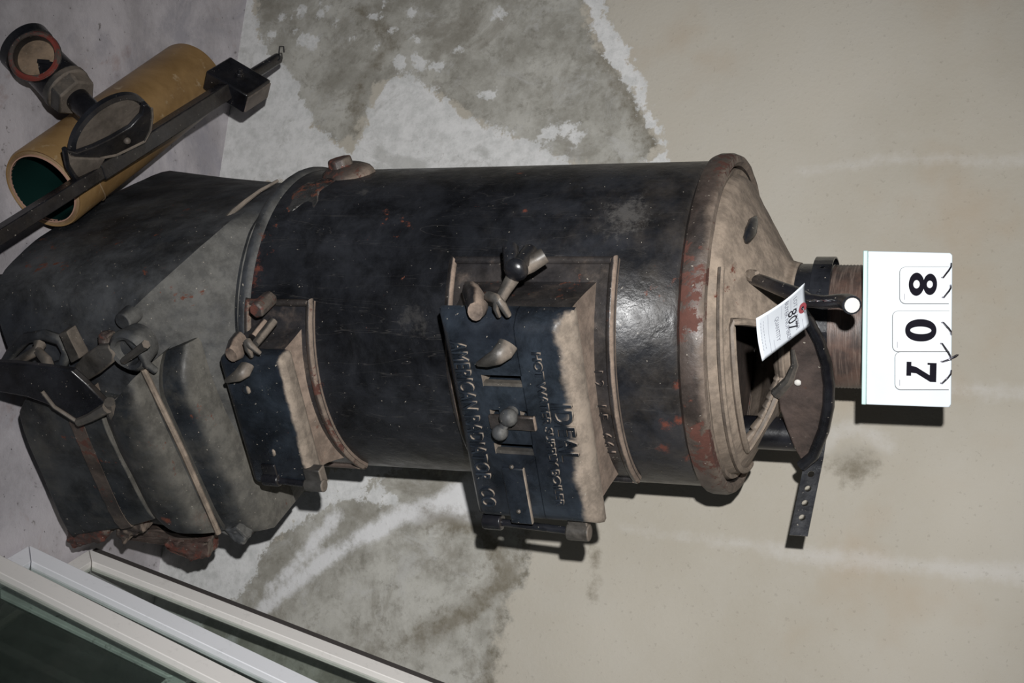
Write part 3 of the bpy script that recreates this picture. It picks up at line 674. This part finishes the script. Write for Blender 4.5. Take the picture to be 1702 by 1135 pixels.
# draft regulator wheel, lever and tilting draft flap at the front left corner
q = F(214, 584, -.318)
Rw = Matrix.Translation(q) @ Matrix.Rotation(PI/2, 4, 'X')
wl = MB().lathe([(.0, -.006), (.017, -.006), (.019, .004), (.024, .006), (.029, .002), (.030, -.006), (.026, -.03), (0, -.03)], 28).xf(Rw).obj('draft_wheel', 'base', boiler, ang=50, disp=.003, dscale=.02)
MB().cyl(F(205, 600, -.325), F(243, 572, -.335), .0048, .006, 6).obj('wheel_key', 'dusty', wl)
MB().tube([F(206, 552, -.300), F(218, 565, -.315), F(236, 585, -.32), F(243, 605, -.318), (F(258, 616, -.31))], [.006, .007, .007, .006, .005], 8).obj('wheel_bracket', 'base', wl, ang=60)
q = F(203, 535, -.288); MB().cyl(q+Vector((0, .03, 0)), q, .014, .012, 20).obj('plug', 'base', boiler, bevel=.002)
lv = MB().slab([F(*p, -.325) for p in ((190, 590), (180, 575), (160, 577), (138, 592), (122, 612), (121, 632), (136, 638), (165, 622), (188, 603))], (0, .012, 0)).obj('lever_plate', 'dusty', boiler, bevel=.003, disp=.003, dscale=.03)
chunk([(160, 558), (178, 560), (178, 590), (162, 585)], -.305, .02, 'lever_lug', 'rust', lv)
# draft opening with its bars
ar = [(0, 618), (20, 585), (45, 562), (75, 556), (100, 565), (112, 585), (105, 605), (80, 614)]
MB().tube([F(x, y, -.30) for x, y in ar], .008, 8).obj('draft_opening', 'base', boiler, ang=60, disp=.003, dscale=.02)
MB().tube([F(0, 618, -.315), F(35, 598, -.325), F(62, 582, -.32), F(66, 572, -.31)], [.007, .006, .007, .009], 8).tube([F(62, 582, -.32), F(78, 600, -.33), F(80, 612, -.335)], [.006, .008, .01], 8).obj('draft_catch', 'dusty', boiler, ang=60)
chunk([(98, 555), (110, 551), (133, 596), (118, 604)], -.318, .02, 'guide_bar', 'dusty', boiler, .001, .0015)
fp = [(-40, 600), (30, 605), (92, 612), (118, 616), (145, 640), (176, 672), (180, 684), (134, 706), (108, 690), (78, 672), (45, 660), (0, 652), (-40, 650)]
def flp(x, y, o=0): return F(x, y, -.362-(x-60)*-.00012+o)
dfl = MB().slab([flp(*p) for p in fp], (0, .010, 0)).obj('draft_flap', 'black', boiler, bevel=.002, disp=.002, dscale=.03)
MB().tube([flp(130, 702, -.002), flp(150, 694, -.003), flp(178, 678, -.002)], [.006, .0065, .008], 8).obj('flap_lip', 'dusty', dfl)
MB().tube([flp(70, 650, -.001), flp(90, 676, -.001), flp(130, 702, -.001)], .003, 6).obj('flap_edge', 'dusty', dfl)
MB().tube([F(182, 668, -.345), F(188, 690, -.335)], .008, 8).obj('flap_pin', 'dusty', dfl)
MB().cyl(F(60, 630, -.345), F(60, 630, -.27), .01, n=10).obj('flap_post', 'dusty', dfl)

# ------------------------------------------------------------------ roll of brown paper on the floor
def frame_along(o, d, ref=(0, 0, 1)):               # matrix: local z along d, at o
    z = Vector(d).normalized(); x = Vector(ref).cross(z).normalized(); y = z.cross(x)
    return Matrix.Translation(o) @ Matrix((x, y, z)).transposed().to_4x4()
RR = .0635
rn, rfp = atz(72, 316, RR), atz(318, 134, RR); rn.x -= .002; rfp.x -= .004
roll = empty('paper_roll', (rn.x, rn.y, 0), 0, 'brown paper roll lying on the floor beside the boiler base, dark green inside', 'paper roll')
RL = (rfp-rn).length
Fr = frame_along(rn, rfp-rn); Fr = Matrix.Translation((-rn.x, -rn.y, 0)) @ Fr
body = MB().lathe([(RR-.005, .001), (RR-.002, -.001), (RR, .004), (RR+.0004, .2), (RR, RL-.004), (RR-.004, RL), (RR-.02, RL)], 72).xf(Fr).obj('wrap', 'roll', roll, disp=.002, dscale=.08)
MB().lathe([(RR-.004, 0)] + [(RR-.004-.0006*k, .0012*(k % 2)-.0003) for k in range(10)], 72).xf(Fr).obj('layered_end', 'roll_end', roll)
MB().lathe([(RR-.0090, .0015), (RR-.0095, -.0025), (RR-.0110, -.0025), (RR-.0110, .004)], 72).xf(Fr).obj('core_edge', 'core', roll)
rows = []
for z in np.linspace(-.001, .30, 26):
    rows.append([((RR-.0110-.5*z*.12*(1+.5*math.sin(5*a+z*30))-.004*math.sin(3*a+40*z)*min(1, z*20))*math.cos(a), (RR-.0110-.5*z*.12*(1+.5*math.sin(5*a+z*30))-.004*math.sin(3*a+40*z)*min(1, z*20))*math.sin(a), z) for a in np.linspace(0, 2*PI, 49)[:-1]])
MB().quadgrid(rows, True, False, True).xf(Fr).obj('lining', 'green_lining', roll)
lap = []
for k in range(14):
    a = math.radians(30+k*14); z = .052+.055*(k/13.-.5)**2*4-.02*math.sin(k*.5)
    lap.append(Fr @ Vector(((RR+.0014)*math.cos(a), (RR+.0014)*math.sin(a), z)))
MB().tube(lap, .0011, 6).obj('wrap_edge', 'roll_end', roll)

# ------------------------------------------------------------------ damper regulator laid over the roll
pa, pb = atz(-120, 466, .112), atz(462, 97, .186)
b0 = Vector((pa.x, pa.y, 0))
reg = empty('damper_regulator', b0, 0, 'black damper regulator with weighted lever and round diaphragm lying across the paper roll', 'damper regulator')
def rl(v): return Vector(v)-b0
ba, bb = pa, pb
bdir = (bb-ba).normalized(); LB = (bb-ba).length
side = bdir.cross(Vector((0, 0, 1))).normalized(); upv = side.cross(bdir)
BRm = Matrix((side, bdir, upv)).transposed()
def on_bar(px, py, dz=0):                            # the spot on the bar nearest a pixel's line of sight
    r = Vector(ray(px, py)).normalized(); o = Vector((0, 0, HC)); w0 = ba-o; b_ = bdir.dot(r); t_ = (b_*r.dot(w0)-bdir.dot(w0))/(1-b_*b_); return ba+bdir*t_
t1 = on_bar(345, 187); t2 = on_bar(445, 112); tc = on_bar(400, 150); ts = on_bar(165, 290)
MB().box(rl((ba+t1)/2), (.020, (t1-ba).length, .020), BRm).obj('lever_bar', 'black', reg, bevel=.002)
MB().box(rl((ts+tc)/2-side*.001), (.026, (tc-ts).length, .023), BRm).obj('sleeve', 'black', reg, bevel=.002)
BW = Matrix.Rotation(math.radians(-58), 3, bdir) @ BRm
sw, uw = BW @ Vector((1, 0, 0)), BW @ Vector((0, 0, 1))
wt = MB().box(rl(tc), (.082, .070, .036), BW).obj('weight', 'black', reg, bevel=.003)
q = rl(tc+uw*.018); MB().cyl(q, q+uw*.006, .007, n=6).cyl(q+uw*.005, q+uw*.012, .004, n=8).obj('weight_screw', 'black', wt, bevel=.001)
MB().box(rl(tc+sw*.0415-uw*.001), (.004, .066, .030), BW).obj('weight_plate', 'disc', wt, bevel=.001)
MB().cyl(rl(t1+bdir*.05), rl(bb), .0105, .0095, 16).obj('bar_end', 'black', reg, bevel=.001)
hk = bb-bdir*.012
MB().tube([rl(hk+upv*.008), rl(hk+upv*.014-side*.004), rl(hk+upv*.018-side*.016-bdir*.004), rl(hk+upv*.018-side*.024+bdir*.002), rl(hk+upv*.017-side*.020+bdir*.014), rl(hk+upv*.016-side*.010+bdir*.012)], .0013, 6).obj('wire_hook', 'black', reg)
Dc, Tc = atz(181, 217, .175), atz(76, 112, .064)
ax = (Dc-Tc).normalized(); LA = (Dc-Tc).length
Fd = Matrix.Translation(-b0) @ frame_along(Dc, ax)
MB().lathe([(.0, -.010), (.03, -.011), (.060, -.007), (.066, -.003), (.066, .004), (.060, .007), (.056, .003)], 56).xf(Fd).obj('bowl', 'black', reg, ang=40)
MB().lathe([(.0575, .0035), (.03, .0005), (0, 0)], 48).xf(Fd).obj('diaphragm', 'disc', reg)
# strap bracket over the lower half of the bowl, and the second bowl behind it
def dp(px, py, o=0.0):                               # pixel onto the bowl's plane
    r = Vector(ray(px, py)); o_ = Vector((0, 0, HC)); n = ax; c = Dc+ax*o; t_ = (c-o_).dot(n)/r.dot(n); return rl(o_+r*t_)
yk = [(110, 250), (128, 255), (158, 244), (187, 230), (218, 212), (236, 192), (239, 176), (246, 173), (252, 180), (252, 194), (249, 216), (239, 234), (216, 246), (193, 257), (152, 265), (130, 263), (114, 258)]
MB().slab([dp(x, y, .012) for x, y in yk], ax*-.008).obj('yoke', 'black', reg, bevel=.0015)
MB().tube([dp(x, y, .012) for x, y in ((106, 246), (114, 259), (130, 264), (152, 266), (193, 258), (216, 247), (240, 235), (250, 217), (253, 194), (252, 180))], .0022, 7).obj('yoke_edge', 'dusty', reg)
for px, py, o in ((211, 234, .014), (172, 269, .004)):
    q = dp(px, py, o); MB().ball(q, .0055, 12).obj('rivet', 'disc', reg)
MB().slab([dp(x, y, .016) for x, y in ((108, 250), (120, 262), (150, 264), (176, 264), (165, 282), (138, 300), (126, 298), (115, 275))], ax*-.005).obj('lower_bowl', 'disc', reg, bevel=.002)
MB().tube([dp(x, y, .018) for x, y in ((107, 247), (112, 275), (122, 292), (134, 304))], .004, 8).obj('lower_rim', 'black', reg, disp=.002, dscale=.01)
# link down to the lever
ls = on_bar(182, 276); MB().cyl(dp(175, 262, 0), rl(ls), .007, n=10).obj('link', 'black', reg)
Fa = Matrix.Translation(-b0) @ frame_along(Tc, ax)
j1 = LA*.46
MB().cyl(Fa @ Vector((0, 0, j1)), Fa @ Vector((0, 0, LA-.008)), .0175, n=28).obj('neck_pipe', 'black', reg, ang=50)
MB().cyl(Fa @ Vector((0, 0, j1-.018)), Fa @ Vector((0, 0, j1+.006)), .036, .033, 6).cyl(Fa @ Vector((0, 0, j1-.012)), Fa @ Vector((0, 0, j1-.026)), .036, .036, 24).obj('hex_nut', 'dusty', reg, bevel=.003)
MB().lathe([(.0, j1-.02), (.031, j1-.02), (.034, j1-.03), (.033, .02), (.033, -.02), (.034, -.034), (.040, -.036), (.041, -.050), (.036, -.054), (.026, -.054), (.026, -.03)], 40).xf(Fa).obj('tee_body', 'black', reg, ang=45)
pd_ = (Vector((0, 0, HC))-Tc).normalized(); pd_ = (pd_-ax*pd_.dot(ax)*.8).normalized()
Fp = Matrix.Translation(-b0) @ frame_along(Tc+pd_*.0, pd_)
pt_ = MB().lathe([(.031, 0), (.031, .033), (.036, .036), (.038, .041), (.036, .046), (.029, .046), (.0275, .040), (.0275, .012)], 40).xf(Fp).obj('tee_port', 'black', reg, ang=45)
MB().lathe([(.0372, .0445), (.034, .0482), (.030, .0475), (.0285, .044)], 40).xf(Fp).obj('port_lip', iron('red_lead_paint', (.05, .04, .035), (.09, .06, .05), (.4, .6), dust=.2, rust=.60, rust_col=(.27, .05, .035), bump=.3), pt_, label='red paint on the port lip')
MB().lathe([(.0275, .034), (.0, .034)], 32).xf(Fp).obj('valve_disc', iron('valve_brass', (.17, .12, .08), (.24, .17, .115), (.5, .6), dust=.3, rust=.72, rust_col=(.22, .05, .05), bump=.3), pt_, label='tan valve disc inside the port')
MB().box(Fp @ Vector((.004, .010, .035)), (.006, .017, .003), Fp.to_3x3()).obj('slot', 'black', pt_)

# ------------------------------------------------------------------ window sashes leaning at the right
SR = Vector((.28, -.96, 0)); SH = Vector((.96, .28, 0))
def sash(cx_, cy_, shift_h, lean, L, W, wdt, th, mat, label, gcol=None, bare_edge=False, shift_r=0.0):
    t_ = math.radians(lean); p0 = atz(cx_, cy_, 0)+SH*shift_h+SR*shift_r; p0.z = .002+th*math.sin(t_)
    S = Vector((0, 0, 1))*math.cos(t_)+SH*math.sin(t_); N = SR.cross(S).normalized()
    if N.dot(SH) < 0: N = -N                         # away from the camera
    e = empty('window_sash', p0, 0, label, 'window sash', 'window sashes leaning in a stack')
    P = lambda a, s_, d=0: SR*a+S*s_+N*d
    g = .0004
    bars = (('stile', [(0, 0), (0, L), (wdt, L-wdt), (wdt, wdt)]), ('stile', [(W, 0), (W-wdt, wdt), (W-wdt, L-wdt), (W, L)]),
            ('bottom_rail', [(g*3, 0), (wdt+g*3, wdt-g*2), (W-wdt-g*3, wdt-g*2), (W-g*3, 0)]), ('top_rail', [(g*3, L), (W-g*3, L), (W-wdt-g*3, L-wdt+g*2), (wdt+g*3, L-wdt+g*2)]))
    for nm, q in bars: MB().slab([P(*v) for v in q], N*th).obj(nm, mat, e, bevel=.0012)
    st = .006; iw = wdt
    bead = [[(iw, iw), (iw, L-iw)], [(W-iw, iw), (W-iw, L-iw)], [(iw, iw), (W-iw, iw)], [(iw, L-iw), (W-iw, L-iw)]]
    MB().slab([P(iw*.9, iw*.9, th*.55), P(iw*.9, L-iw*.9, th*.55), P(W-iw*.9, L-iw*.9, th*.55), P(W-iw*.9, iw*.9, th*.55)], N*.003).obj('pane', 'glass', e)
    if bare_edge:
        MB().slab([P(-.0115, .004, .001), P(-.0115, L-.004, .001), P(-.0005, L-.004, .001), P(-.0005, .004, .001)], N*(th-.002)).obj('jamb_strip', 'sash_edge', e, bevel=.001, disp=.0015, dscale=.02)
    return e
sash(42, 905, 0, 19.4, .55, .46, .030, .018, 'sash', 'white window sash with the widest bright stile, middle of the leaning stack')
sash(143, 912, 0, 15.1, 1.02, .52, .026, .018, 'sash2', 'window sash with a dark outer edge, rearmost of the leaning stack by the boiler base', bare_edge=True)
sash(-60, 895, 0, 20.3, 1.08, .44, .031, .018, 'sash2', 'cream window sash at the front of the leaning stack')
sash(22, 976, -.026, 19.1, .34, .34, .026, .010, 'sash_old', 'small sash with flaking dirty paint seen through the front pane', shift_r=.028)

# ------------------------------------------------------------------ number sign on the flue
YS = 1.568
S_ = lambda x, y, o=0: atY(x, y, YS-o)
sb = S_(1438, 545)
sign = empty('number_sign', (sb.x, YS, sb.z), 0, 'white flip-card stand showing 807 on top of the flue pipe', 'number sign')
so = Vector((sb.x, YS, sb.z))
MB().slab([S_(*p)-so for p in ((1440, 417), (1437, 672), (1577, 677), (1581, 672), (1583, 424), (1579, 420))], (0, .005, 0)).obj('front_panel', 'sign', sign, bevel=.001)
bl, br = S_(1440, 417)-so, S_(1437, 672)-so; tl, tr = S_(1580, 421)-so, S_(1579, 677)-so
MB().slab([bl+Vector((0, .035, .0)), br+Vector((0, .035, .0)), tr+Vector((0, .008, 0)), tl+Vector((0, .008, 0))], (0, .003, 0)).obj('back_panel', 'sign', sign, bevel=.0008)
MB().slab([bl+Vector((0, -.008, -.003)), br+Vector((0, -.008, -.003)), br+Vector((0, -.008, .0025)), bl+Vector((0, -.008, .0025))], (0, .046, 0)).obj('foot_ledge', 'green', sign, bevel=.001, label='pale green lower edge')
def rrect(x0, x1, y0, y1, r=9):                      # pixels: rounded at the hanging end
    o = []
    for cx_, cy_, a0 in ((x0+r, y0+r, 180), (x0+r, y1-r, 90)):
        pts = [(cx_+r*math.cos(math.radians(a0+k*15*(1 if a0 == 180 else 1))), cy_+r*math.sin(math.radians(a0+k*15))) for k in range(7)]
        o.append(pts)
    return [(x1, y0)] + o[0][::-1] + o[1][::-1] + [(x1, y1)]
for i, (x0, x1, y0, y1) in enumerate(((1496, 1577, 444, 504), (1484, 1578, 517, 584), (1488, 1577, 585, 647))):
    c_ = empty('number_card', so, 0, None); c_.parent = sign; c_.location = (0, 0, 0)
    bpy.data.objects.remove(c_)
    cd_ = MB().slab([S_(x, y, .0014)-so for x, y in rrect(x0, x1, y0, y1)], (0, .0010, 0)).obj('number_card', 'card', sign)
    MB().slab([S_(x, y, .0002)-so for x, y in rrect(x0-1.2, x1, y0-.6, y1+1.4, 10)], (0, .0002, 0)).obj('card_shadow_edge', 'outline', cd_)  # dark sheet edging the card: its thin shadow line put in as colour
    digit = '807'[i]; dx = {'8': (1511, 1557, 453, 492), '0': (1505, 1556, 530, 568), '7': (1507, 1556, 601, 635)}[digit]
    cu = bpy.data.curves.new('digit', 'CURVE'); cu.dimensions = '2D'; cu.fill_mode = 'BOTH'; cu.extrude = .0004
    p00, p11 = S_(dx[0], dx[2], .002)-so, S_(dx[1], dx[3], .002)-so
    def spl(pts):
        s_ = cu.splines.new('POLY'); s_.points.add(len(pts)-1); s_.use_cyclic_u = True
        for k, (u, v) in enumerate(pts): s_.points[k].co = (p00.x+(p11.x-p00.x)*u, p00.z+(p11.z-p00.z)*v, 0, 1)
    ell = lambda cx_, cy_, rx, ry, n=40, pw=1.0: [(cx_+rx*math.copysign(abs(math.cos(a))**pw, math.cos(a)), cy_+ry*math.copysign(abs(math.sin(a))**pw, math.sin(a))) for a in np.linspace(0, 2*PI, n+1)[:-1]]
    if digit == '0': spl(ell(.5, .5, .5, .5, pw=.9)); spl(ell(.5, .5, .17, .34))
    elif digit == '8':
        o = []
        for a in np.linspace(0, 2*PI, 73)[:-1]:
            best = 0
            for (cy_, rx, ry) in ((.275, .5, .275), (.755, .46, .245)):
                dxa, dya = math.sin(a), math.cos(a); k = (.53-cy_)
                A_ = (dxa/rx)**2+(dya/ry)**2; B_ = 2*k*dya/ry**2; C_ = (k/ry)**2-1; D_ = B_*B_-4*A_*C_
                if D_ >= 0: best = max(best, (-B_+math.sqrt(D_))/2/A_)
            o.append((.5+best*dxa, .53+best*dya))
        spl(o); spl(ell(.5, .275, .18, .115)); spl(ell(.5, .745, .16, .105))
    else: spl([(.03, 1), (.03, .70), (.13, .70), (.13, .78), (.66, .78), (.26, .33), (.20, .16), (.0, .16), (.0, 0), (.72, 0), (.72, .16), (.56, .16), (.58, .33), (1, .80), (1, 1)])
    curve_mesh('digit', cu, 'ink', cd_, Matrix.Translation((0, p00.y, 0)) @ TX, 'black digit '+digit)
    MB().slab([S_(x, y, .0017)-so for x, y in ((x0+7, y1-16), (x0+7, y1-6), (x0+7.8, y1-6), (x0+7.8, y1-16))], (0, .0002, 0)).obj('fine_print', 'pencil', cd_)
for (xa, ya, xb, yb) in ((1568, 461, 1581, 438), (1569, 494, 1580, 474), (1568, 536, 1581, 556), (1566, 571, 1580, 598), (1567, 601, 1592, 590), (1566, 637, 1581, 616)):
    a, e = S_(xa, ya, .004)-so, S_(xb, yb, .001)-so; m_ = (a+e)/2+Vector((0, -.006, .002)); z_ = (a+e)/2+Vector((0, .010, 0))
    MB().tube([a+(m_-a)*.0, a.lerp(m_, .7)+Vector((0, -.002, 0)), m_, e.lerp(m_, .5)+Vector((0, -.001, .001)), e, e+Vector((0, .006, -.001)), z_, a+Vector((0, .008, 0)), a+Vector((0, .003, -.002))], .0011, 7, True).obj('ring', 'chrome', sign)

# ------------------------------------------------------------------ lot tag wired to the lifting rod
YT = 1.392
O = atY(1337, 470, YT); e1 = atY(1345, 541, YT+.036)-O; e2 = atY(1256.5, 529, YT-.050)-O
W_, H_ = e1.length, e2.length; ex = e1.normalized(); ey = -(e2-ex*e2.dot(ex)).normalized(); ez = ex.cross(ey)
tag = empty('lot_tag', O, 0, 'white paper lot tag numbered 807 tied with wire to the black rod', 'tag')
def tp(u, v, d=0.0):                                 # u right, v down, with the sheet's slight curl
    return e1*u+e2*v+ez*(d+.0035*math.sin(PI*v)*(1-u)-.002*math.sin(PI*u))
n = 14
MB().quadgrid([[tp(i/n, j/n) for i in range(n+1)] for j in range(n+1)]).obj('sheet', 'paper', tag, solid=.0005)
def tagtext(nm, s_, u, v, size, mat='pencil', sx=.9, rot=0.0):
    o = text(nm, s_, size, Matrix.Identity(4), mat, tag, .00008, 0, 1.0)
    o.matrix_local = Matrix.Identity(4); cr_, sr_ = math.cos(rot), math.sin(rot)
    for q in o.data.vertices:                        # laid on the curled sheet
        x, y = q.co.x*sx, q.co.y; x, y = x*cr_-y*sr_, x*sr_+y*cr_
        q.co = tp(u+x/W_, v-y/H_, .0005+q.co.z)
tagtext('print', 'LOT NUMBER', .51, .235, .0085, sx=.85); tagtext('print', 'BUYER NUMBER', .525, .43, .0085, sx=.88); tagtext('print', 'QUANTITY', .55, .63, .0082, sx=.80)
tagtext('handwriting', '807', .60, .32, .021, 'ink', .85, -.06)
for v, u0, u1 in ((.12, .74, .97), (.335, .10, .42), (.535, .08, .40), (.72, .74, .97), (.80, .08, .95)):
    MB().tube([tp(u0, v, .0006), tp((u0+u1)/2, v, .0006), tp(u1, v, .0006)], .0002, 4).obj('rule', 'pencil', tag)
for v in (.88, .93):
    for k in range(9): MB().tube([tp(.16+k*.075, v, .0006), tp(.16+k*.075+.05, v, .0006)], .00028, 4).obj('small_print', 'pencil', tag)
hc = tp(.52, .085)
rr = Matrix((ex, ey, ez)).transposed().to_4x4(); rr.translation = hc+ez*.0007
MB().lathe([(.0065, .0002), (.0022, .0003), (.0022, -.0002), (.0065, -.0002)], 28).xf(rr).obj('reinforcement', 'red', tag, label='dark red hole reinforcement')
MB().lathe([(.0022, .0004), (0, .0004)], 16).xf(rr).obj('hole', 'ink', tag)
wq = []
rw = [Vector(atY(*p))-O for p in rp]
for k in range(60):
    t_ = k/59.; a, c_, e_ = rw[4], rw[6], 0
    cpt = a.lerp(c_, t_*.9); wq.append(cpt+Vector((0, math.cos(k*.62)*.0118, math.sin(k*.62)*.0118-.0005))+Vector((.001*math.sin(k*2.1), 0, 0)))
MB().tube([hc+ez*.001, hc+ez*.004+ex*.004, wq[0].lerp(hc, .5)-Vector((0, .004, 0))]+wq, .0008, 5).obj('tie_wire', 'wire', tag)
